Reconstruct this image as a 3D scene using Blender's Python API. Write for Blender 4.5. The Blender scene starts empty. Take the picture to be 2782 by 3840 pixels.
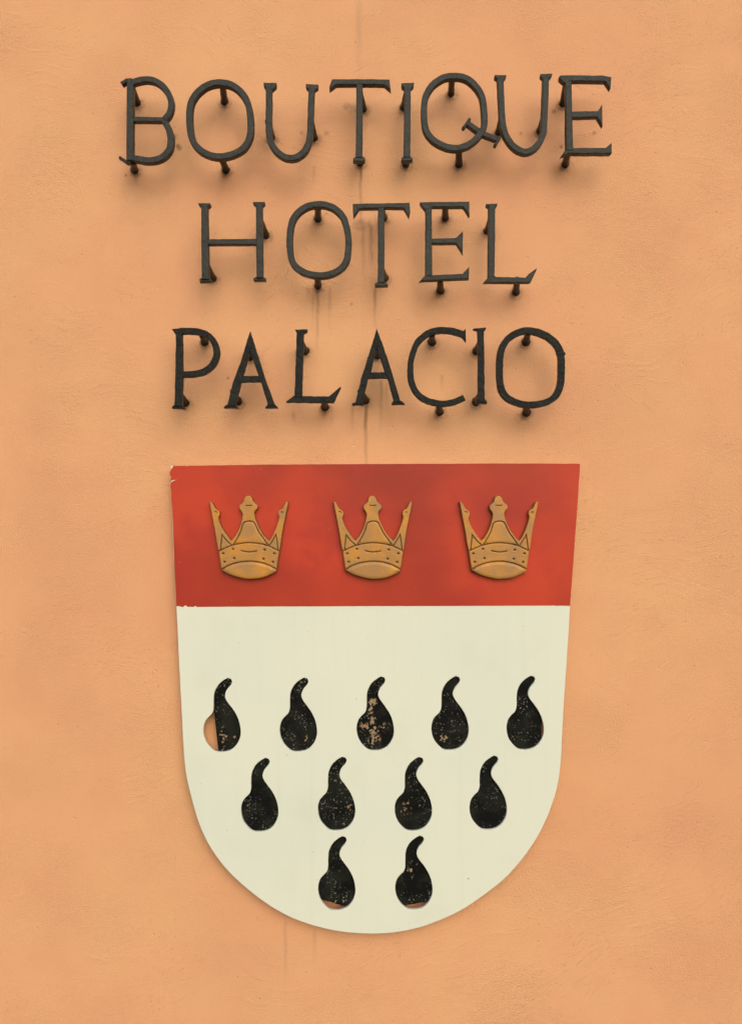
import bpy, math, random
import numpy as np
from mathutils import Vector, noise, geometry

sc = bpy.context.scene
C = sc.collection

# ------------------------------------------------------------------ frame of reference
S = 0.000667            # metres per photograph pixel on the wall plane
D = 3200 * S            # camera to wall
ZC = 1.80               # height of the camera above the street
CX, CY = 1391.0, 1920.0


def W(px, py, h=0.0):
    """photograph pixel -> point on the plane h metres in front of the wall"""
    f = (D - h) / D
    return Vector(((px - CX) * S * f, -h, ZC + (CY - py) * S * f))


# ------------------------------------------------------------------ camera
cam_d = bpy.data.cameras.new('camera')
cam = bpy.data.objects.new('camera', cam_d)
C.objects.link(cam)
cam.location = (0, -D, ZC)
cam.rotation_euler = (math.radians(90), 0, 0)
cam_d.sensor_fit = 'VERTICAL'
cam_d.angle = 2 * math.atan(1920 / 3200)
cam_d.clip_end = 200
sc.camera = cam
sc.render.resolution_x, sc.render.resolution_y = 741, 1024

# ------------------------------------------------------------------ light (overcast, from above and a little from the right)
SUN_EL, SUN_AZ = math.radians(31), math.radians(12)   # azimuth measured from straight in front of the wall towards +X
world = bpy.data.worlds.new('World')
sc.world = world
world.use_nodes = True
wn = world.node_tree
sky = wn.nodes.new('ShaderNodeTexSky')
sky.sky_type = 'NISHITA'
sky.sun_disc = False
sky.sun_elevation = SUN_EL
sky.sun_rotation = math.pi - SUN_AZ
sky.air_density = 1.0
sky.dust_density = 3.0
sky.ozone_density = 1.0
bg = wn.nodes['Background']
wn.links.new(sky.outputs[0], bg.inputs['Color'])
bg.inputs['Strength'].default_value = 0.15

sun_d = bpy.data.lights.new('sun', 'SUN')
sun_d.energy = 1.0
sun_d.angle = math.radians(54)
sun_d.color = (1.0, 0.93, 0.79)
sun = bpy.data.objects.new('sun', sun_d)
C.objects.link(sun)
to_sun = Vector((math.sin(SUN_AZ) * math.cos(SUN_EL), -math.cos(SUN_AZ) * math.cos(SUN_EL), math.sin(SUN_EL)))
sun.rotation_euler = to_sun.to_track_quat('Z', 'Y').to_euler()
sun.location = (1, -3, 5)

vs = sc.view_settings
vs.view_transform = 'Standard'
vs.look = 'None'
vs.gamma = 1.0
vs.use_curve_mapping = False
vs.exposure = 0.03


# ------------------------------------------------------------------ node helpers
class NT:
    def __init__(self, name):
        self.m = bpy.data.materials.new(name)
        self.m.use_nodes = True
        self.t = self.m.node_tree
        self.b = self.t.nodes['Principled BSDF']
        self._pos = None

    def n(self, kind, **kw):
        nd = self.t.nodes.new('ShaderNode' + kind)
        for k, v in kw.items():
            setattr(nd, k, v)
        return nd

    def put(self, sock, v):
        if hasattr(v, 'links'):
            self.t.links.new(v, sock)
        else:
            sock.default_value = v

    def pos(self):
        if self._pos is None:
            self._pos = self.n('NewGeometry').outputs['Position']
        return self._pos

    def math(self, op, a, b=0.0, c=0.0, clamp=False):
        nd = self.n('Math', operation=op, use_clamp=clamp)
        self.put(nd.inputs[0], a)
        self.put(nd.inputs[1], b)
        self.put(nd.inputs[2], c)
        return nd.outputs[0]

    def vec(self, op, a, b=(0, 0, 0), out=0):
        nd = self.n('VectorMath', operation=op)
        self.put(nd.inputs[0], a)
        self.put(nd.inputs[1], b)
        return nd.outputs[out]

    def scale(self, v, s):
        return self.vec('MULTIPLY', v, s)

    def noise(self, v, scale, detail=2.0, rough=0.5, color=False, dist=0.0):
        nd = self.n('TexNoise')
        self.put(nd.inputs['Vector'], v)
        nd.inputs['Scale'].default_value = scale
        nd.inputs['Detail'].default_value = detail
        nd.inputs['Roughness'].default_value = rough
        nd.inputs['Distortion'].default_value = dist
        return nd.outputs[1 if color else 0]

    def ramp(self, v, lo, hi, a=0.0, b=1.0, smooth=True):
        nd = self.n('MapRange', interpolation_type='SMOOTHSTEP' if smooth else 'LINEAR')
        self.put(nd.inputs['Value'], v)
        nd.inputs['From Min'].default_value = lo
        nd.inputs['From Max'].default_value = hi
        nd.inputs['To Min'].default_value = a
        nd.inputs['To Max'].default_value = b
        return nd.outputs['Result']

    def mix(self, f, a, b):
        nd = self.n('Mix', data_type='RGBA')
        self.put(nd.inputs[0], f)
        for s, v in ((nd.inputs[6], a), (nd.inputs[7], b)):
            self.put(s, v if hasattr(v, 'links') else (*v, 1.0))
        return nd.outputs[2]

    def bump(self, h, dist, strength=1.0, normal=None):
        nd = self.n('Bump')
        nd.inputs['Strength'].default_value = strength
        nd.inputs['Distance'].default_value = dist
        self.put(nd.inputs['Height'], h)
        if normal is not None:
            self.put(nd.inputs['Normal'], normal)
        return nd.outputs[0]

    def done(self, color, rough, normal=None, spec=0.4):
        self.put(self.b.inputs['Base Color'], color if hasattr(color, 'links') else (*color, 1.0))
        self.put(self.b.inputs['Roughness'], rough)
        self.b.inputs['Specular IOR Level'].default_value = spec
        if normal is not None:
            self.put(self.b.inputs['Normal'], normal)
        return self.m


# ------------------------------------------------------------------ outline helpers (2D, photograph pixels)
def catmull(pts, closed, step=7.0):
    out = []
    n = len(pts)
    rng = range(n if closed else n - 1)
    for i in rng:
        if closed:
            p0, p1, p2, p3 = (pts[(i + k) % n] for k in (-1, 0, 1, 2))
        else:
            p0, p1, p2, p3 = pts[max(i - 1, 0)], pts[i], pts[i + 1], pts[min(i + 2, n - 1)]
        L = math.dist(p1, p2)
        m = max(1, int(L / step))
        for k in range(m):
            t = k / m
            out.append(tuple(0.5 * (2 * p1[a] + (p2[a] - p0[a]) * t + (2 * p0[a] - 5 * p1[a] + 4 * p2[a] - p3[a]) * t * t
                                    + (3 * p1[a] - p0[a] - 3 * p2[a] + p3[a]) * t ** 3) for a in (0, 1)))
    if not closed:
        out.append(tuple(pts[-1]))
    return out


def densify(poly, step=9.0):
    out = []
    for i, p in enumerate(poly):
        q = poly[(i + 1) % len(poly)]
        m = max(1, int(math.dist(p, q) / step))
        for k in range(m):
            out.append((p[0] + (q[0] - p[0]) * k / m, p[1] + (q[1] - p[1]) * k / m))
    return out


def area(poly):
    return 0.5 * sum(p[0] * q[1] - q[0] * p[1] for p, q in zip(poly, poly[1:] + poly[:1]))


def offset(poly, d):
    """move a loop to its left by d (inwards for a counter-clockwise loop)"""
    n = len(poly)
    out = []
    for i in range(n):
        a, p, b = poly[i - 1], poly[i], poly[(i + 1) % n]
        u = Vector((p[0] - a[0], p[1] - a[1]))
        v = Vector((b[0] - p[0], b[1] - p[1]))
        if u.length < 1e-12 or v.length < 1e-12:
            out.append(p)
            continue
        u.normalize(); v.normalize()
        nu, nv = Vector((-u.y, u.x)), Vector((-v.y, v.x))
        m = nu + nv
        k = max(m.length_squared, 0.35)
        m = m * (2.0 / k)
        out.append((p[0] + m.x * d, p[1] + m.y * d))
    return out


def wobble(poly, amp, seed):
    if amp <= 0:
        return poly
    n = len(poly)
    out = []
    for i in range(n):
        a, p, b = poly[i - 1], poly[i], poly[(i + 1) % n]
        t = Vector((b[0] - a[0], b[1] - a[1]))
        if t.length < 1e-9:
            out.append(p); continue
        t.normalize()
        k = noise.noise(Vector((p[0] * 0.045, p[1] * 0.045, seed * 7.3))) + 0.7 * noise.noise(Vector((p[0] * 0.14, p[1] * 0.14, seed * 3.1 + 50)))
        out.append((p[0] - t.y * k * amp, p[1] + t.x * k * amp))
    return out


def ribbon(center, width, closed=False, smooth=True):
    """outline(s) of a bar bent along a centre line"""
    c = catmull(center, closed) if smooth else list(center)
    n = len(c)
    L, R = [], []
    for i in range(n):
        if closed:
            a, b = c[i - 1], c[(i + 1) % n]
        else:
            a, b = c[max(i - 1, 0)], c[min(i + 1, n - 1)]
        t = Vector((b[0] - a[0], b[1] - a[1])).normalized()
        w = width / 2
        L.append((c[i][0] - t.y * w, c[i][1] + t.x * w))
        R.append((c[i][0] + t.y * w, c[i][1] - t.x * w))
    if closed:
        big, small = (L, R) if abs(area(L)) > abs(area(R)) else (R, L)
        return big, [small]
    return L + R[::-1], []


def link(name, me, mat, parent, org):
    me.materials.append(mat)
    o = bpy.data.objects.new(name, me)
    C.objects.link(o)
    if parent is not None:
        o.parent = parent
    else:
        o.location = org
    return o


def prism(name, outer, holes, hb, hf, bevel, mat, parent, org, amp=0.0, seed=0, back=True, round_n=2, run=None):
    """solid plate: outline in photograph pixels as seen on its front plane (hf), going back to hb"""
    loops = []
    for k, lp in enumerate([outer] + list(holes)):
        lp = wobble(lp, amp, seed + k)
        pts = [(W(x, y, hf).x, W(x, y, hf).z) for x, y in lp]
        if (area(pts) > 0) != (k == 0):
            pts.reverse()
        loops.append(pts)
    verts, faces, smooth = [], [], []
    prof = [(0.0, -hb)]
    for k in range(round_n + 1):
        an = 0.5 * math.pi * k / round_n
        prof.append(((run or bevel) * (1 - math.cos(an)), -(hf - bevel * (1 - math.sin(an)))))
    prof += [prof[-1], prof[0]]          # the caps have rings of their own, so they stay flat under smooth sides
    rings = []
    for pts in loops:
        rr = []
        for d, y in prof:
            q = offset(pts, d) if d > 0 else pts
            st = len(verts)
            verts += [(p[0] - org.x, y - org.y, p[1] - org.z) for p in q]
            rr.append((st, len(q)))
        rings.append(rr)
        for (s0, n), (s1, _) in zip(rr[:-2], rr[1:-2]):
            for i in range(n):
                j = (i + 1) % n
                faces.append((s0 + i, s0 + j, s1 + j, s1 + i))
    for which, flip in ((-2, False), (-1, True)):
        if which == -1 and not back:
            continue
        idx, vl = [], []
        for rr in rings:
            st, n = rr[which]
            idx += range(st, st + n)
            vl.append([Vector((verts[i][0], verts[i][2], 0)) for i in range(st, st + n)])
        for tri in geometry.tessellate_polygon(vl):
            t = [idx[i] for i in tri]
            a, b, c = (verts[i] for i in t)
            ccw = (b[0] - a[0]) * (c[2] - a[2]) - (b[2] - a[2]) * (c[0] - a[0]) > 0
            if ccw == flip:
                t.reverse()
            faces.append(tuple(t))
    me = bpy.data.meshes.new(name)
    me.from_pydata(verts, [], faces)
    if round_n > 2:
        me.polygons.foreach_set('use_smooth', [len(f) == 4 for f in faces])
    me.update()
    return link(name, me, mat, parent, org)


def tube(name, a, b, r0, r1, mat, parent, org, seed=0, sides=14, segs=9, flare=0.0):
    """slightly crooked round bar from a to b, ragged and thicker at the b end"""
    ax = (b - a)
    t = ax.normalized()
    u = t.cross(Vector((0, 0, 1)))
    if u.length < 1e-3:
        u = t.cross(Vector((1, 0, 0)))
    u.normalize()
    v = t.cross(u)
    verts, faces = [], []
    for i in range(segs + 1):
        k = i / segs
        p = a + ax * k
        r = r0 + (r1 - r0) * k + flare * max(0, (k - 0.72) / 0.28) ** 2
        for j in range(sides):
            an = 2 * math.pi * j / sides
            rr = r * (1 + (0.10 + 0.22 * max(0, k - 0.6)) * noise.noise(Vector((math.cos(an) * 1.6, math.sin(an) * 1.6 + seed * 5.7, k * 5))))
            q = p + u * math.cos(an) * rr + v * math.sin(an) * rr - org
            verts.append(tuple(q))
    for i in range(segs):
        for j in range(sides):
            j2 = (j + 1) % sides
            faces.append((i * sides + j, i * sides + j2, (i + 1) * sides + j2, (i + 1) * sides + j))
    faces.append(tuple(range(sides - 1, -1, -1)))
    faces.append(tuple(segs * sides + j for j in range(sides)))
    me = bpy.data.meshes.new(name)
    me.from_pydata(verts, [], faces)
    for p in me.polygons:
        p.use_smooth = len(p.vertices) == 4
    me.update()
    return link(name, me, mat, parent, org)


def empty(name, loc):
    o = bpy.data.objects.new(name, None)
    o.empty_display_size = 0.05
    C.objects.link(o)
    o.location = loc
    return o


# ------------------------------------------------------------------ where things are in the photograph
class R:
    """a zoomed window of the photograph: pixel in it -> photograph pixel"""
    def __init__(self, x0, y0, s):
        self.x0, self.y0, self.s = x0, y0, s

    def __call__(self, p):
        return (self.x0 + p[0] / self.s, self.y0 + p[1] / self.s)


K = 1643 / 600
A_, B_, C_, D_ = R(400, 240, K), R(950, 240, K), R(1450, 240, K), R(1800, 240, K)
E_, F_, G_ = R(700, 720, K), R(1250, 720, K), R(1550, 720, K)
H_, I_, J_ = R(600, 1180, K), R(1050, 1180, K), R(1500, 1180, 1643 / 650)

TOP, MID, LOW = 'in the top row', 'in the middle row', 'in the bottom row'
# each letter: label, window, strokes [(part name, 'poly' | 'bar' | 'ring', points, width)], posts [(front, wall)]
LETTERS = [
 ('tall black iron letter B with hooked serifs, first of the top row', A_, [
   ('stem', 'poly', [(207,150),(275,158),(272,985),(203,988)], 0),
   ('bowl', 'bar', [(262,184),(340,160),(420,152),(500,170),(570,215),(625,285),(655,360),(660,430),(640,505),(596,562)], 62),
   ('crossbar', 'poly', [(268,535),(575,543),(615,560),(580,592),(268,590)], 0),
   ('bowl', 'bar', [(588,572),(630,650),(655,740),(655,820),(630,890),(570,950),(490,980),(410,985),(340,972),(262,960)], 64),
   ('serif', 'bars', [(258,160),(205,162),(150,198)], 38),
   ('serif', 'bars', [(250,1004),(206,1002),(128,950)], 28)],
  [((255,225),(315,395)), ((272,1000),(290,1085))]),
 ('rounded black iron letter O %s, between B and U' % TOP, A_, [
   ('ring', 'ring', [(1170,185),(1260,200),(1340,245),(1410,320),(1455,420),(1475,540),(1478,660),(1462,760),(1410,850),(1330,905),(1230,937),(1150,945),(1060,930),(970,885),(900,810),(865,720),(850,600),(850,480),(870,380),(920,300),(990,235),(1080,195)], 66)],
  [((1190,205),(1212,382)), ((1180,960),(1225,1085))]),
 ('black iron letter U with flat serifs %s, between O and T' % TOP, B_, [
   ('curve', 'bar', [(160,235),(160,400),(158,600),(162,720),(185,810),(240,890),(310,942),(380,960),(450,946),(520,893),(568,800),(582,700),(585,600),(592,420),(600,250)], 64),
   ('serif', 'poly', [(105,188),(237,190),(235,228),(195,262),(128,255),(107,222)], 0),
   ('serif', 'poly', [(538,202),(668,208),(665,243),(632,268),(570,262),(540,240)], 0)],
  [((152,590),(188,748)), ((592,590),(625,755))]),
 ('black iron letter T with slanted arm ends %s, above a drip stain' % TOP, B_, [
   ('arm', 'poly', [(808,152),(1398,154),(1411,272),(1345,212),(1125,208),(1055,208),(850,210),(782,263),(780,235)], 0),
   ('stem', 'poly', [(1057,192),(1122,192),(1122,700),(1120,958),(1050,958),(1055,600)], 0),
   ('serif', 'poly', [(1048,945),(1125,945),(1148,965),(1148,1000),(1023,1000),(1025,970)], 0)],
  [((1092,290),(1128,462)), ((1086,930),(1098,1008))]),
 ('narrow black iron letter I %s, between T and Q' % TOP, C_, [
   ('serif', 'poly', [(150,195),(280,188),(278,225),(245,250),(180,250),(152,228)], 0),
   ('stem', 'poly', [(180,236),(248,236),(245,500),(243,958),(172,958),(178,600)], 0),
   ('serif', 'poly', [(170,945),(245,945),(267,968),(266,995),(148,995),(150,965)], 0)],
  [((205,300),(174,440)), ((205,930),(196,1022))]),
 ('black iron letter Q with a short barred tail touching the next U', C_, [
   ('ring', 'ring', [(680,118),(780,127),(870,175),(945,260),(985,350),(1000,470),(1005,600),(985,675),(930,750),(860,810),(780,847),(690,858),(600,840),(500,790),(430,720),(395,640),(385,540),(385,420),(402,320),(460,220),(540,155),(610,126)], 64),
   ('tail', 'bars', [(832,602),(935,677),(1005,718),(1135,765)], 54),
   ('serif', 'bars', [(856,553),(784,657)], 28),
   ('serif', 'bars', [(1166,735),(1110,832)], 28)],
  [((668,140),(660,300)), ((738,860),(740,1030))]),
 ('black iron letter U %s, between Q and E' % TOP, D_, [
   ('curve', 'bar', [(208,150),(215,300),(222,450),(232,600),(255,700),(310,800),(380,865),(460,895),(540,872),(610,800),(650,700),(658,600),(668,400),(676,140)], 64),
   ('serif', 'poly', [(148,110),(270,110),(268,132),(245,160),(180,158),(150,135)], 0),
   ('serif', 'poly', [(620,98),(740,95),(738,120),(710,150),(645,150),(618,125)], 0)],
  [((222,540),(192,700)), ((652,540),(612,690))]),
 ('black iron letter E with pointed arms, last of the top row', D_, [
   ('arm', 'poly', [(814,118),(840,112),(1250,114),(1346,131),(1338,252),(1285,176),(945,172),(868,196),(815,150)], 0),
   ('stem', 'poly', [(872,160),(940,165),(945,500),(957,885),(882,890),(880,500)], 0),
   ('arm', 'poly', [(936,485),(1210,480),(1253,410),(1257,640),(1200,543),(936,550)], 0),
   ('arm', 'poly', [(885,872),(955,858),(1290,858),(1350,806),(1352,912),(1335,920),(900,918),(828,946),(858,898)], 0)],
  [((885,190),(846,408)), ((898,905),(872,1030))]),
 ('wide black iron letter H, first of the middle row', E_, [
   ('stem', 'poly', [(150,122),(215,122),(222,500),(230,895),(155,895),(150,500)], 0),
   ('stem', 'poly', [(710,112),(778,112),(785,880),(718,880),(712,500)], 0),
   ('crossbar', 'poly', [(210,482),(718,478),(718,538),(212,540)], 0),
   ('serif', 'poly', [(118,112),(243,112),(243,135),(220,155),(150,155),(122,130)], 0),
   ('serif', 'poly', [(160,880),(230,880),(258,900),(255,920),(133,925),(130,890)], 0),
   ('serif', 'poly', [(680,100),(803,98),(803,125),(780,148),(710,145),(682,120)], 0),
   ('serif', 'poly', [(720,865),(780,865),(812,885),(810,910),(688,908),(685,885)], 0)],
  [((752,290),(812,440)), ((200,740),(268,880))]),
 ('rounded black iron letter O %s, between H and T' % MID, E_, [
   ('ring', 'ring', [(1350,122),(1450,134),(1540,180),(1610,260),(1645,370),(1660,480),(1658,600),(1640,700),(1590,775),(1510,825),(1420,850),(1330,850),(1230,830),(1140,780),(1085,710),(1062,600),(1058,480),(1065,380),(1090,280),(1150,200),(1240,142)], 66)],
  [((1348,140),(1348,270)), ((1345,860),(1350,955))]),
 ('black iron letter T %s, between O and E' % MID, F_, [
   ('arm', 'poly', [(198,118),(782,108),(790,205),(778,264),(722,165),(520,160),(455,165),(268,170),(205,258),(200,200)], 0),
   ('stem', 'poly', [(457,155),(523,152),(525,500),(525,935),(455,938),(458,500)], 0),
   ('serif', 'poly', [(453,925),(527,925),(560,945),(560,965),(428,970),(425,940)], 0)],
  [((495,190),(520,262)), ((495,800),(528,882))]),
 ('black iron letter E %s, between T and L' % MID, F_, [
   ('arm', 'poly', [(888,102),(1395,95),(1398,250),(1335,153),(1010,153),(942,185),(890,120)], 0),
   ('stem', 'poly', [(945,150),(1010,146),(1012,470),(1015,862),(943,866)], 0),
   ('arm', 'poly', [(1004,475),(1260,470),(1330,398),(1328,638),(1262,528),(1004,530)], 0),
   ('arm', 'poly', [(945,855),(1015,850),(1325,838),(1393,765),(1392,890),(900,912),(880,920),(920,880)], 0)],
  [((1145,140),(1148,262)), ((1095,890),(1098,1010))]),
 ('black iron letter L with upturned foot, last of the middle row', G_, [
   ('serif', 'poly', [(745,120),(862,115),(860,135),(840,158),(772,155),(748,138)], 0),
   ('stem', 'poly', [(772,132),(840,132),(838,500),(832,868),(765,872),(768,500)], 0),
   ('foot', 'poly', [(766,858),(832,855),(850,870),(1150,876),(1185,838),(1270,778),(1262,800),(1205,925),(1185,932),(718,930),(765,878)], 0)],
  [((800,270),(757,398)), ((1062,900),(1050,1022))]),
 ('rough black iron letter P, first of the bottom row', H_, [
   ('stem', 'poly', [(162,170),(225,176),(232,600),(225,938),(150,940),(158,500)], 0),
   ('bowl', 'bar', [(200,165),(300,164),(380,170),(450,188),(520,235),(565,310),(580,390),(565,460),(520,530),(450,580),(360,605),(222,612)], 64),
   ('serif', 'poly', [(118,145),(200,138),(232,195),(165,210),(150,190)], 0),
   ('serif', 'poly', [(148,925),(227,925),(256,960),(250,968),(120,962),(130,940)], 0)],
  [((430,195),(462,275)), ((195,800),(262,905))]),
 ('rough black iron letter A %s, between P and L' % LOW, H_, [
   ('leg', 'poly', [(925,168),(948,250),(922,370),(832,690),(770,935),(690,935),(750,690),(830,480)], 0),
   ('leg', 'poly', [(926,172),(1000,410),(1090,690),(1180,930),(1108,930),(1040,700),(1005,605),(930,400),(905,320)], 0),
   ('crossbar', 'poly', [(838,628),(1018,628),(1044,690),(822,692)], 0),
   ('serif', 'poly', [(690,920),(770,920),(800,958),(655,958),(663,938)], 0),
   ('serif', 'poly', [(1105,918),(1180,918),(1210,950),(1208,958),(1080,958),(1085,943)], 0)],
  [((930,340),(935,425)), ((752,790),(802,885))]),
 ('rough black iron letter L with upturned foot %s' % LOW, I_, [
   ('serif', 'poly', [(152,150),(280,150),(278,170),(245,190),(175,185)], 0),
   ('stem', 'poly', [(172,165),(245,168),(235,500),(225,848),(148,848),(160,500)], 0),
   ('foot', 'poly', [(148,828),(228,835),(500,838),(618,738),(628,745),(548,905),(65,900),(62,890)], 0)],
  [((218,290),(256,370)), ((452,880),(462,948))]),
 ('rough black iron letter A %s, between L and C' % LOW, I_, [
   ('leg', 'poly', [(993,140),(1014,215),(988,350),(932,590),(902,665),(840,915),(770,915),(830,660),(920,380)], 0),
   ('leg', 'poly', [(994,144),(1060,320),(1150,590),(1237,895),(1170,898),(1105,660),(1075,590),(996,350),(972,275)], 0),
   ('crossbar', 'poly', [(922,590),(1082,590),(1112,652),(897,652)], 0),
   ('serif', 'poly', [(768,902),(842,902),(865,918),(862,928),(740,928),(745,910)], 0),
   ('serif', 'poly', [(1168,882),(1242,882),(1282,914),(1280,922),(1145,922),(1150,898)], 0)],
  [((1000,330),(1000,412)), ((825,790),(876,878))]),
 ('open black iron letter C %s' % LOW, J_, [
   ('curve', 'bar', [(605,184),(540,163),(470,148),(390,143),(310,155),(230,197),(165,262),(125,350),(102,450),(100,560),(110,640),(145,720),(200,780),(280,820),(370,838),(450,838),(530,818),(608,784)], 58),
   ('serif', 'poly', [(588,152),(605,148),(621,128),(626,257),(600,225),(585,212)], 0)],
  [((300,178),(300,255)), ((365,845),(372,915))]),
 ('narrow rough black iron letter I %s, between C and O' % LOW, J_, [
   ('serif', 'poly', [(692,130),(815,120),(812,138),(795,155),(735,150),(700,140)], 0),
   ('stem', 'poly', [(735,132),(795,132),(800,500),(803,832),(738,834),(740,500)], 0),
   ('serif', 'poly', [(738,795),(800,795),(825,825),(823,845),(718,840),(715,825)], 0)],
  [((765,260),(722,342)), ((760,760),(722,822))]),
 ('squarish rough black iron letter O, last of the bottom row', J_, [
   ('ring', 'ring', [(1230,148),(1330,170),(1430,225),(1500,300),(1530,400),(1532,520),(1528,620),(1510,710),(1460,785),(1380,830),(1290,850),(1190,850),(1090,825),(1010,780),(965,710),(948,620),(945,520),(950,400),(970,310),(1020,230),(1100,175),(1170,150)], 62),
   ('weld_bead', 'poly', [(1545,352),(1562,350),(1570,368),(1562,386),(1545,388),(1538,370)], 0)],
  [((1212,165),(1190,252)), ((1195,855),(1195,925))]),
]
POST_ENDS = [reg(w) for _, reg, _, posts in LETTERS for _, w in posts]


# ------------------------------------------------------------------ materials
def plaster():
    t = NT('peach_plaster')
    p = t.pos()
    # broad unevenness of the limewash
    big = t.noise(p, 1.6, 3, 0.55)
    mid = t.noise(p, 5.5, 4, 0.6)
    col = t.mix(t.ramp(big, 0.35, 0.65), (0.690, 0.352, 0.180), (0.700, 0.382, 0.190))
    col = t.mix(t.ramp(mid, 0.40, 0.72, 0.0, 0.45), col, (0.680, 0.326, 0.174))
    fine = t.noise(p, 260, 3, 0.65)
    col = t.mix(t.ramp(fine, 0.52, 0.80, 0.0, 0.25), col, (0.52, 0.23, 0.09))
    # soot round the fixings, a few spots of painted shade, and rain streaks below the ironwork (drawn per vertex in build_wall), made ragged here
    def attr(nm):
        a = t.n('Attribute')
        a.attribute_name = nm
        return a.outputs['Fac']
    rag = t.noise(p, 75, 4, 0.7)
    soot_shade = t.math('MULTIPLY', attr('soot_shade'), t.ramp(rag, 0.30, 0.60, 0.2, 1.0), clamp=True)
    ragz = t.noise(t.scale(p, (30, 1, 6)), 3.0, 3, 0.6)
    streak = t.math('MULTIPLY', attr('streak'), t.ramp(ragz, 0.3, 0.6, 0.5, 1.0))
    col = t.mix(streak, col, (0.20, 0.105, 0.050))
    col = t.mix(soot_shade, col, (0.045, 0.030, 0.020))
    # trowelled relief: long shallow strokes whose direction drifts, grit, pits
    warp = t.vec('SUBTRACT', t.noise(p, 2.2, 2, 0.5, color=True), (0.5, 0.5, 0.5))
    q = t.vec('ADD', p, t.scale(warp, (0.55, 0.55, 0.55)))
    mp = t.n('Mapping')
    mp.inputs['Rotation'].default_value = (0, math.radians(24), 0)
    t.put(mp.inputs['Vector'], q)
    strokes = t.noise(t.scale(mp.outputs[0], (9, 9, 62)), 1.0, 5, 0.62)
    where = t.ramp(t.noise(p, 3.1, 2), 0.38, 0.62)
    strokes = t.math('MULTIPLY', t.ramp(strokes, 0.45, 0.75), where)
    grit = t.noise(p, 300, 3, 0.62)
    gritw = t.ramp(t.noise(t.vec('ADD', p, (3.1, 0, 1.7)), 3.6, 2), 0.35, 0.65, 0.25, 1.0)
    grit = t.math('MULTIPLY', grit, gritw)
    vor = t.n('TexVoronoi')
    t.put(vor.inputs['Vector'], p)
    vor.inputs['Scale'].default_value = 34
    pits = t.math('MULTIPLY', t.ramp(vor.outputs['Distance'], 0.03, 0.14, -1.0, 0.0), t.ramp(t.noise(p, 21, 1), 0.52, 0.6))
    crumb = t.math('MULTIPLY', t.ramp(t.noise(t.scale(mp.outputs[0], (1, 1, 1.8)), 105, 2, 0.5), 0.60, 0.74), t.ramp(t.noise(t.vec('ADD', p, (1.3, 4, 7.7)), 4.2, 2), 0.42, 0.62))
    nrm = t.bump(crumb, 0.0009, 0.85)
    nrm = t.bump(strokes, 0.0010, 0.6, nrm)
    nrm = t.bump(grit, 0.0022, 1.0, nrm)
    nrm = t.bump(pits, 0.0012, 0.8, nrm)
    nrm = t.bump(t.noise(p, 13, 3, 0.5), 0.0025, 0.4, nrm)
    return t.done(col, 0.86, nrm, 0.25)


def iron(name, lumpy, k=1.0):
    t = NT(name)
    p = t.pos()
    a = t.noise(p, 70, 4, 0.65)
    b = t.noise(p, 420, 3, 0.6)
    col = t.mix(t.ramp(a, 0.35, 0.7), tuple(k * c for c in (0.012, 0.013, 0.0085)), tuple(k * c for c in (0.026, 0.028, 0.0185)))
    col = t.mix(t.ramp(b, 0.66, 0.76), col, (0.004, 0.004, 0.003))
    n1 = t.bump(a, 0.004 * lumpy, 0.8)
    n2 = t.bump(b, 0.0012 * lumpy, 0.9, n1)
    return t.done(col, t.ramp(a, 0.3, 0.7, 0.30, 0.55), n2, 0.34)


def red_paint():
    t = NT('red_gloss_paint')
    p = t.pos()
    big = t.noise(p, 3.4, 2, 0.45)
    fil = t.noise(t.vec('ADD', p, (5, 2, 1)), 9.0, 3, 0.55)
    col = t.mix(t.ramp(big, 0.36, 0.66), (0.31, 0.030, 0.013), (0.50, 0.047, 0.017))
    col = t.mix(t.ramp(fil, 0.45, 0.72, 0.0, 0.75), col, (0.37, 0.030, 0.018))
    specks = t.ramp(t.noise(p, 150, 1.0), 0.80, 0.83)
    col = t.mix(specks, col, (0.75, 0.60, 0.45))
    n = t.bump(t.noise(p, 22, 3), 0.003, 0.25)
    return t.done(col, 0.45, n, 0.22)


def cream_paint():
    t = NT('cream_white_paint')
    p = t.pos()
    col = t.mix(t.ramp(t.noise(p, 2.6, 3), 0.35, 0.65), (0.645, 0.690, 0.575), (0.685, 0.712, 0.585))
    col = t.mix(t.ramp(t.noise(t.scale(p, (38, 1, 1.6)), 1.0, 3, 0.6), 0.50, 0.75, 0.0, 0.06), col, (0.46, 0.43, 0.31))
    col = t.mix(t.ramp(t.noise(p, 7, 4, 0.6), 0.52, 0.78, 0.0, 0.22), col, (0.62, 0.58, 0.44))
    col = t.mix(t.ramp(t.noise(p, 95, 2), 0.772, 0.79), col, (0.30, 0.27, 0.18))
    n = t.bump(t.noise(p, 30, 4, 0.6), 0.0015, 0.3)
    return t.done(col, 0.55, n, 0.35)


def gold_paint(name='worn_gold_paint', k=1.0):
    t = NT(name)
    p = t.pos()
    a = t.noise(p, 16, 3, 0.55)
    col = t.mix(t.ramp(a, 0.38, 0.66), (0.365, 0.190, 0.060), (0.52, 0.228, 0.032))
    b = t.noise(p, 60, 4, 0.6)
    col = t.mix(t.ramp(b, 0.55, 0.75, 0, 0.5), col, (0.33, 0.22, 0.10))
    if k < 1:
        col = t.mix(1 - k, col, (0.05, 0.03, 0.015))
    n = t.bump(b, 0.0015, 0.5)
    return t.done(col, t.ramp(b, 0.3, 0.7, 0.28, 0.45), n, 0.32)


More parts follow.
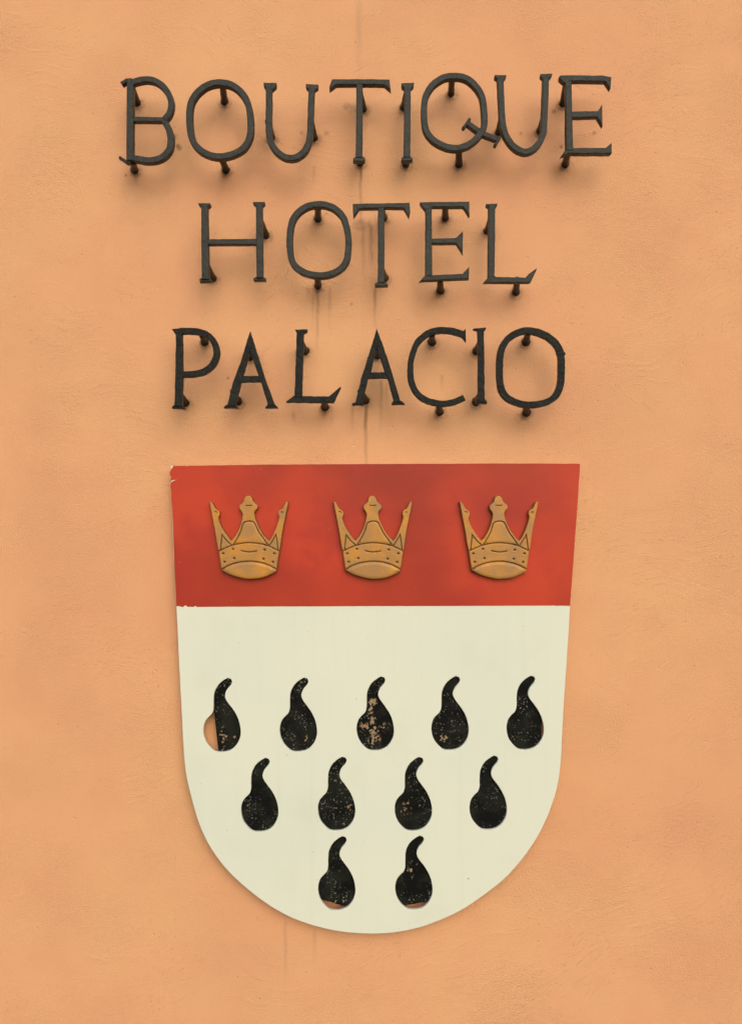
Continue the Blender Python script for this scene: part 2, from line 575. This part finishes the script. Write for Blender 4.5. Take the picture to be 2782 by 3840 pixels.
def drop_paint(idx, flakes, speck, seed):
    """black paint that has flaked; flakes = [(px, py, rx, ry, strength)]"""
    t = NT('flaked_black_paint_%02d' % idx)
    p = t.vec('ADD', t.pos(), (seed * 1.37, 0, seed * 0.71))
    base = t.mix(t.ramp(t.noise(p, 24, 3), 0.4, 0.7), (0.003, 0.0033, 0.0025), (0.012, 0.0135, 0.0095))
    mask = t.ramp(t.noise(p, 270, 2, 0.5), 0.675 - speck, 0.70 - speck)
    mask = t.math('MULTIPLY', mask, t.ramp(t.noise(t.vec('ADD', p, (2.2, 0, 9.1)), 20, 2), 0.42, 0.60))
    col = t.mix(mask, base, t.mix(t.noise(p, 90, 1), (0.10, 0.10, 0.08), (0.36, 0.34, 0.28)))
    bare = None
    for x, y, rx, ry, s in flakes:
        c = W(x, y, BOARD_BACK)
        d = t.scale(t.vec('SUBTRACT', t.pos(), tuple(c)), (1 / (rx * S), 0, 1 / (ry * S)))
        m = t.ramp(t.vec('LENGTH', d, out=1), 0.0, 1.0, s, 0.0)
        bare = m if bare is None else t.math('MAXIMUM', bare, m)
    n = t.bump(t.noise(p, 120, 3), 0.002, 0.6)
    if bare is not None:
        k = t.math('ADD', t.noise(p, 150, 4, 0.62), bare)
        tan = t.mix(t.ramp(t.noise(p, 45, 2), 0.4, 0.6), (0.27, 0.155, 0.085), (0.30, 0.23, 0.14))
        col = t.mix(t.ramp(k, 0.72, 0.76), col, tan)
    return t.done(col, 0.7, n, 0.12)


# ------------------------------------------------------------------ the wall
def build_wall():
    x0, x1, z0, z1 = -2.6, 2.6, 0.0, 4.2

    def axis(a, b, f0, f1, fine, coarse):
        return np.concatenate([np.linspace(a, f0, int((f0 - a) / coarse) + 1)[:-1], np.linspace(f0, f1, int((f1 - f0) / fine) + 1)[:-1], np.linspace(f1, b, int((b - f1) / coarse) + 1)])

    xs = axis(x0, x1, W(400, 0).x, W(2400, 0).x, 4.5 * S, 0.02)
    zs = axis(z0, z1, W(0, 1790).z, W(0, 200).z, 4.5 * S, 0.02)
    nx, nz = len(xs), len(zs)
    gx, gz = np.meshgrid(xs, zs)
    rng = np.random.default_rng(5)

    def field(cell):
        cx, cz = int((x1 - x0) / cell) + 3, int((z1 - z0) / cell) + 3
        g = rng.normal(size=(cz, cx))
        u, v = (gx - x0) / cell, (gz - z0) / cell
        iu, iv = u.astype(int), v.astype(int)
        fu, fv = u - iu, v - iv
        fu, fv = fu * fu * fu * (fu * (fu * 6 - 15) + 10), fv * fv * fv * (fv * (fv * 6 - 15) + 10)
        return (g[iv, iu] * (1 - fu) * (1 - fv) + g[iv, iu + 1] * fu * (1 - fv) + g[iv + 1, iu] * (1 - fu) * fv + g[iv + 1, iu + 1] * fu * fv)

    h = 0.0012 * field(0.45) + 0.0006 * field(0.16) + 0.00022 * field(0.06)
    h = np.clip(h, -0.004, 0.004)
    v = np.stack([gx.ravel(), -h.ravel(), gz.ravel()], 1)
    n = nx * nz
    verts = [tuple(r) for r in v.tolist()]
    faces = []
    for j in range(nz - 1):
        b = j * nx
        faces += [(b + i, b + i + 1, b + nx + i + 1, b + nx + i) for i in range(nx - 1)]
    # thickness: four sides and a back
    verts += [(x0, 0.25, z0), (x1, 0.25, z0), (x1, 0.25, z1), (x0, 0.25, z1)]
    bl, br, tr, tl = n, n + 1, n + 2, n + 3
    faces += [(bl, tl, tr, br), tuple([bl, br] + [i for i in range(nx - 1, -1, -1)]), tuple([tr, tl] + [(nz - 1) * nx + i for i in range(nx)]),
              tuple([tl, bl] + [j * nx for j in range(nz)]), tuple([br, tr] + [j * nx + nx - 1 for j in range(nz - 1, -1, -1)])]
    me = bpy.data.meshes.new('plaster_wall')
    me.from_pydata(verts, [], faces)
    # stains and some painted shade, in photograph pixels
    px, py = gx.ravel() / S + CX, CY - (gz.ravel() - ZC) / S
    soot_shade, streak = np.zeros(n), np.zeros(n)
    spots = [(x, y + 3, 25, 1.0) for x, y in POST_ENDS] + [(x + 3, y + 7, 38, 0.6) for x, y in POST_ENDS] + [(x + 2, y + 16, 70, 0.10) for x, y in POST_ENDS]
    spots += [(667, 547, 12, 0.95), (671, 553, 16, 0.6), (656, 510, 16, 0.5), (1300, 398, 22, 0.45), (1322, 408, 26, 0.45), (1224, 500, 14, 0.4), (1131, 498, 10, 0.5),  # dark pit by the B; dirt with painted shadow left of the top T
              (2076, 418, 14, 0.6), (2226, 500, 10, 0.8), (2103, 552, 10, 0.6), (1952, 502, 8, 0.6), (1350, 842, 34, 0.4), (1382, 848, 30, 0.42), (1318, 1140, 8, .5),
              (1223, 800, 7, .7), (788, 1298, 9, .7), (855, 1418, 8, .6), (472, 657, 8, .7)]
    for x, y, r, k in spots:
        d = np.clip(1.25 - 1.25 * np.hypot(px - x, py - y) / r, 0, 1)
        soot_shade = np.maximum(soot_shade, k * d * d * (3 - 2 * d))
    for x, y0, y1, w, k in [(1353, 606, 880, 7, .60), (1346, 10, 320, 16, .16), (1362, 840, 1110, 10, .26), (1392, 850, 1010, 10, .42), (1398, 940, 1010, 6, .4), (1407, 1072, 1250, 8, .46),
                            (1428, 1420, 1640, 9, .36), (1372, 1495, 1790, 9, .62), (1320, 1510, 1640, 8, .25), (1190, 1075, 1340, 8, .40), (1157, 1070, 1110, 9, .28),
                            (1237, 1070, 1250, 9, .26), (1172, 1100, 1250, 6, .2), (1100, 1540, 1590, 9, .26), (1243, 1520, 1610, 10, .22), (1451, 1420, 1560, 7, .2),
                            (1178, 616, 700, 8, .22), (1070, 3440, 3740, 7, .18), (1180, 3490, 3640, 9, .16), (1655, 1400, 1470, 10, .2)]:
        xc = x + 1.6 * np.sin(py * 0.021 + x) + 0.9 * np.sin(py * 0.063 + 2 * x)
        d = np.clip(1 - np.abs(px - xc) / (1.25 * w), 0, 1)
        along = np.clip((py - y0) / 12, 0, 1) * np.clip((y1 - py) / (0.75 * (y1 - y0)), 0, 1)
        streak = np.maximum(streak, 1.3 * k * d * d * (3 - 2 * d) * along)
    for nm, arr in (('soot_shade', soot_shade), ('streak', streak)):
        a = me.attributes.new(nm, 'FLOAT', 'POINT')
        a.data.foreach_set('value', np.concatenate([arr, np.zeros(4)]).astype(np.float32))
    me.polygons.foreach_set('use_smooth', [len(f) == 4 and max(f) < n for f in faces])
    me.update()
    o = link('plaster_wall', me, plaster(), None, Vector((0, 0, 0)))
    o['kind'] = 'structure'
    o['label'] = 'peach orange trowelled plaster wall with dark drip stains'
    return o


BOARD_FRONT, BOARD_BACK = 0.040, 0.032
build_wall()

# ------------------------------------------------------------------ the shield
M_CREAM, M_RED, M_GOLD = cream_paint(), red_paint(), gold_paint()
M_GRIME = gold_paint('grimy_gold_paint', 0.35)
ORG = W(1406, 2600, 0)
shield = empty('shield', ORG)
shield['label'] = 'painted shield with red top, three gold crowns and eleven black drops on cream'
shield['category'] = 'shield'

left = [(640, 1747), (645, 1900), (650, 2040), (655, 2150), (662, 2275), (670, 2450), (680, 2640), (688, 2800), (697, 2905), (714, 2975), (738, 3066), (776, 3157), (841, 3252),
        (929, 3336), (1019, 3402), (1110, 3450), (1234, 3487), (1320, 3499), (1405, 3503)]
right = [(2175, 1738), (2164, 1900), (2153, 2050), (2145, 2160), (2137, 2273), (2125, 2470), (2113, 2640), (2105, 2800), (2102, 2863), (2094, 2930), (2085, 2972), (2061, 3040), (2028, 3117),
         (1987, 3183), (1937, 3248), (1889, 3299), (1808, 3361), (1738, 3410), (1646, 3453), (1570, 3480), (1490, 3497)]
board_outline = catmull(left, False, 16)[:-1] + catmull([(1405, 3503)] + right[::-1], False, 16)
board_outline = densify(board_outline[:-1] + [board_outline[-1]], 14)
for _ in range(9):          # ease the traced curve below the straight flanks
    nb = list(board_outline)
    for k in range(1, len(nb) - 1):
        if nb[k][1] > 2600:
            nb[k] = tuple((board_outline[k - 1][a] + 2 * board_outline[k][a] + board_outline[k + 1][a]) / 4 for a in (0, 1))
    board_outline = nb

DROP = [(1330,132),(1365,143),(1378,170),(1365,210),(1320,265),(1297,318),(1296,360),(1320,410),(1380,490),(1430,570),(1465,660),(1480,750),(1475,830),(1440,910),(1385,970),(1320,1000),(1240,1008),(1180,998),(1120,950),(1070,880),(1045,800),(1042,720),(1060,650),(1095,600),(1140,555),(1158,500),(1160,420),(1163,340),(1178,280),(1215,215),(1270,165)]
DR = R(720, 2500, 1643 / 520)
DROP = [DR(p) for p in DROP]
OFFS = [(-286, 1.5), (0, 0), (288, -4), (568, -5.7), (849.5, -7), (-145, 301), (143, 297), (430.5, 297.5), (711, 292.7), (143.5, 595), (432.5, 592.7)]
drops = [catmull([(x + dx, y + dy) for x, y in DROP], True, 6) for dx, dy in OFFS]

prism('board', densify(board_outline, 24), drops, BOARD_BACK, BOARD_FRONT, 0.0013, M_CREAM, shield, ORG, amp=0.5, seed=3)

# red field: a thick coat of paint on the upper part of the board, chipped at its edges
red = [(650, 1747), (648, 1753), (643, 1758), (640, 1766), (636, 1773), (640, 1786), (643, 1790), (640, 1797), (642, 1803), (655, 1799), (672, 1798.5), (656, 1801), (645, 1806), (641, 1816), (640, 1826), (642, 1838),
       (646, 1900), (650, 2000), (656, 2150), (662.5, 2273), (672, 2273), (681, 2276), (688, 2276), (692, 2271), (699, 2271), (704, 2276), (716, 2275), (727, 2276), (730, 2272), (736, 2273), (739, 2276),
       (1000, 2274.5), (1400, 2273), (1800, 2272), (2081, 2271), (2086, 2272.5), (2092, 2271), (2136.5, 2272), (2145, 2160), (2153, 2050), (2164, 1900), (2174.5, 1738.5),
       (1900, 1738), (1500, 1739.5), (1000, 1742), (705, 1746.5), (700, 1748), (696, 1746)]
prism('red_field', densify(red, 24), [], BOARD_FRONT - 0.001, BOARD_FRONT + 0.0007, 0.0003, M_RED, shield, ORG, amp=0.5, seed=8)

# stand-offs that hold the board to the wall
M_IRON, M_IRON2 = iron('black_painted_iron', 1.1), iron('rough_black_painted_iron', 2.8, 0.75)
for x, y in ((760, 1840), (2060, 1840), (860, 3000), (1950, 3000)):
    tube('standoff', W(x, y, BOARD_BACK), W(x, y, -0.02), 0.011, 0.011, M_IRON, shield, ORG, seed=x)

# black drops: painted sheets fixed behind the cut-outs; some stop short of the opening
FL = {0: ([(838, 2765, 36, 80, .22), (880, 2765, 10, 10, .5)], .03), 1: ([(1155, 2775, 45, 50, .16)], .035), 2: ([(1396, 2632, 34, 26, .40), (1390, 2660, 26, 32, .30), (1398, 2700, 20, 36, .33), (1370, 2722, 40, 22, .35), (1400, 2745, 30, 46, .30), (1405, 2770, 70, 60, .19), (1440, 2720, 50, 50, .14)], .045),
      3: ([(1660, 2770, 30, 28, .28), (1640, 2780, 40, 30, .15)], .03), 4: ([], .03), 5: ([], .025), 6: ([(1310, 3030, 30, 30, .15)], .03), 7: ([(1525, 3025, 40, 78, .20), (1540, 2930, 26, 50, .15)], .03),
      8: ([], .012), 9: ([(1240, 3350, 30, 60, .1)], .03), 10: ([(1540, 3262, 26, 24, .22), (1530, 3235, 26, 40, .2)], .025)}
LBL = {0: 'black drop with a bare peach strip on one side', 2: 'black drop with large tan flaked patches', 4: 'black drop with a sliver of bare wall at its edge', 7: 'black drop with pale flaked speckles down one side',
       9: 'black drop whose sheet stops short, slanting, above the bottom', 10: 'black drop with tan flaking at its neck and bare bottom'}


def clip(poly, a, b):
    """keep the part of the loop left of the directed line a-b (picture coordinates)"""
    out = []
    f = lambda p: (b[0] - a[0]) * (p[1] - a[1]) - (b[1] - a[1]) * (p[0] - a[0])
    for p, q in zip(poly, poly[1:] + poly[:1]):
        fp, fq = f(p), f(q)
        if fp >= 0:
            out.append(p)
        if fp * fq < 0:
            k = fp / (fp - fq)
            out.append((p[0] + (q[0] - p[0]) * k, p[1] + (q[1] - p[1]) * k))
    return out


for i, lp in enumerate(drops):
    if area(lp) < 0:
        lp = lp[::-1]
    cx, cy = sum(p[0] for p in lp) / len(lp), sum(p[1] for p in lp) / len(lp)
    big = offset(lp, -16)
    if i == 0:
        big = clip(big, (822, 2840), (801, 2650))
    if i == 4:
        big = clip(big, (2031, 2690), (2027, 2800))
    if i == 9:
        big = clip(big, (1320, 3406), (1190, 3369))
    if i == 10:
        big = clip(big, (1620, 3378), (1500, 3399))
    fl, sp = FL[i]
    o = prism('black_drop', densify(big, 5), [], BOARD_BACK - 0.0045, BOARD_BACK - 0.0003, 0.0004, drop_paint(i, fl, sp, i), shield, ORG, amp=0.9, seed=40 + i)
    if i in LBL:
        o['label'] = LBL[i]

# ------------------------------------------------------------------ crowns
CR = R(1180, 1800, 1643 / 440)
c_left = [(388,1000),(365,900),(340,740),(310,580),(285,450),(266,350),(256,306)]
c_top = [(258,303),(288,302),(318,335),(340,385),(365,412),(400,432),(413,462),(408,500),(392,530),(405,580),(432,650),(472,715),(520,782),(568,846)]
c_mid = [(568,846),(620,780),(665,700),(700,600),(718,520),(722,470),(705,440),(682,412),(675,375),(686,345),(715,325),(738,300),(745,265),(760,232),(790,216),(825,217),(855,240),(868,275),(882,305),(905,325),(932,345),(945,375),(935,407),(908,430),(893,462),(905,530),(930,600),(965,680),(1010,750),(1050,800),(1095,846)]
c_rgt = [(1095,846),(1130,800),(1160,740),(1195,650),(1222,570),(1233,520),(1222,480),(1225,440),(1245,415),(1275,400),(1292,380),(1305,345),(1325,310),(1350,297),(1368,300),(1365,345),(1350,420),(1325,540),(1300,660),(1285,740),(1270,850),(1255,950),(1243,998)]
arc1 = [(388,1000),(480,955),(585,915),(700,890),(800,880),(900,885),(1000,900),(1090,925),(1180,965),(1243,998)]
arc2 = [(425,1258),(520,1202),(640,1160),(780,1140),(900,1143),(1030,1170),(1130,1210),(1207,1255)]
low = [(1207,1255),(1198,1285),(1150,1315),(1050,1360),(950,1385),(850,1393),(780,1393),(690,1375),(580,1345),(480,1300),(430,1272),(425,1258)]
sm = lambda pts: [CR(p) for p in catmull(pts, False, 24)]
panel = [(592,910),(650,820),(700,720),(736,606),(790,581),(840,577),(886,596),(920,660),(960,740),(1010,810),(1088,918)]
tri_l = [(575,914),(505,855),(440,770),(416,986)]
tri_r = [(1222,988),(1210,870),(1193,768),(1150,845),(1098,924)]
outline_all = sm(c_left)[:-1] + sm(c_top)[:-1] + sm(c_mid)[:-1] + sm(c_rgt)[:-1] + [CR((1235,1060)), CR((1222,1150))] + sm(low)[:-1] + [CR((415,1190)), CR((395,1060))]


def circle(cx, cy, r, n=10, sy=0.8):
    return [(cx + r * math.cos(2 * math.pi * k / n), cy + r * sy * math.sin(2 * math.pi * k / n)) for k in range(n)]


def slot(pts, w):
    return ribbon([CR(p) for p in pts], w)[0]


def inset(poly, d):
    return offset(poly, d if area(poly) > 0 else -d)


CF = BOARD_FRONT + 0.019           # crown face
GAP = 1.7                         # half a groove, photograph pixels
a1 = catmull(arc1, False, 24)
sub_arc = lambda xa, xb: [p for p in a1 if xa < p[0] < xb]
frame = ([CR(p) for p in catmull(c_left, False, 24)[:-1]] + sm(c_top)[:-1] + sm(c_mid)[:-1] + sm(c_rgt)
         + [CR(p) for p in tri_r] + [CR((1090, 921))] + [CR(p) for p in catmull(panel[::-1], False, 24)] + [CR((584, 913))] + [CR(p) for p in tri_l])
band = sm(arc1) + [CR((1235,1060)), CR((1222,1150))] + sm(arc2)[::-1] + [CR((415,1190)), CR((395,1060))]
dots = [CR(p) for p in ((590,968),(1035,978),(455,1030),(1170,1030),(610,1098),(1020,1105),(475,1148),(1152,1150))]
band_holes = [circle(x, y, 4.6) for x, y in dots] + [slot([(702,990),(760,1004),(815,1010),(870,1006),(928,994)], 3.2)]
frame_holes = [slot([(765,354),(810,358),(860,354)], 2.6), slot([(332,448),(355,444),(374,456)], 2.6), slot([(1258,456),(1278,448),(1300,452)], 2.6)]
lens = sm(arc2) + sm(low)[1:-1]
center = [CR(p) for p in catmull(panel, False, 24)] + [CR(p) for p in sub_arc(592, 1088)[::-1]]
tl = [CR(p) for p in tri_l[:-1]] + [CR((416, 986))] + [CR(p) for p in sub_arc(424, 570)]
tr = [CR(p) for p in tri_r] + [CR(p) for p in sub_arc(1106, 1214)]
CORG = W(1391, 2140, 0)
pieces = [('band', band, band_holes, 0.0018), ('spikes', frame, frame_holes, 0.0016), ('base', lens, [], 0.0034), ('center_panel', center, [], 0.0016), ('side_panel', tl, [], 0.0012), ('side_panel', tr, [], 0.0012)]
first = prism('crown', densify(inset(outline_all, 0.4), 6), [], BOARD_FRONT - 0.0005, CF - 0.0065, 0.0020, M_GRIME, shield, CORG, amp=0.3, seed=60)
first.location = CORG - ORG
kids = []
RUN = {'base': 0.0075, 'band': 0.0026, 'center_panel': 0.0050, 'spikes': 0.0014, 'side_panel': 0.0020}
for nm, poly, hl, bv in pieces:
    kids.append(prism(nm, densify(inset(poly, GAP), 5), hl, CF - 0.0095, CF - (0.0004 if nm == 'base' else 0), bv, M_GOLD, first, CORG, round_n=5, run=RUN[nm]))
for dxp in (-464.8, 472.5):
    o = first.copy()
    C.objects.link(o)
    o.location.x += dxp * S * (D - CF) / D
    for kd in kids:
        c = kd.copy()
        C.objects.link(c)
        c.parent = o

# ------------------------------------------------------------------ the letters
FACE, THICK = 0.094, 0.0172
seed = 100
for li, (label, reg, strokes, posts) in enumerate(LETTERS):
    pts = [reg(p) for _, _, ps, _ in strokes for p in ps]
    mx, my = sum(p[0] for p in pts) / len(pts), max(p[1] for p in pts)
    org = W(mx, my, 0)
    e = empty('iron_letter', org)
    e['label'] = label
    e['category'] = 'letter'
    e['group'] = 'iron letters of the sign'
    rough = li >= 13
    mat = M_IRON2 if rough else M_IRON
    for si, (nm, kind, ps, w) in enumerate(strokes):
        seed += 1
        q = [reg(p) for p in ps]
        ww = w / reg.s
        if kind == 'poly':
            outer, holes = densify(q, 7), []
        elif kind == 'ring':
            outer, holes = ribbon(q, ww, True)
        elif kind == 'bar':
            outer, holes = ribbon(q, ww)
            outer = densify(outer, 9)
        else:
            outer, holes = ribbon(q, ww, smooth=False)
            outer = densify(outer, 6)
        f = FACE - 0.0007 * si - (0.0012 if nm == 'serif' else 0)
        prism(nm, outer, holes, f - THICK + 0.0011 * (si % 3), f, 0.0019, mat, e, org, amp=1.3 if rough else 0.75, seed=seed)
    for a, b in posts:
        seed += 1
        pa = W(*reg(a), FACE - THICK + 0.003)
        pb = W(*reg(b), 0.0)
        d = (pb - pa).normalized()
        tube('mounting_post', pa, pb + d * 0.012, 0.0078, 0.0084, mat, e, org, seed=seed, flare=0.0075 if rough else 0.005)
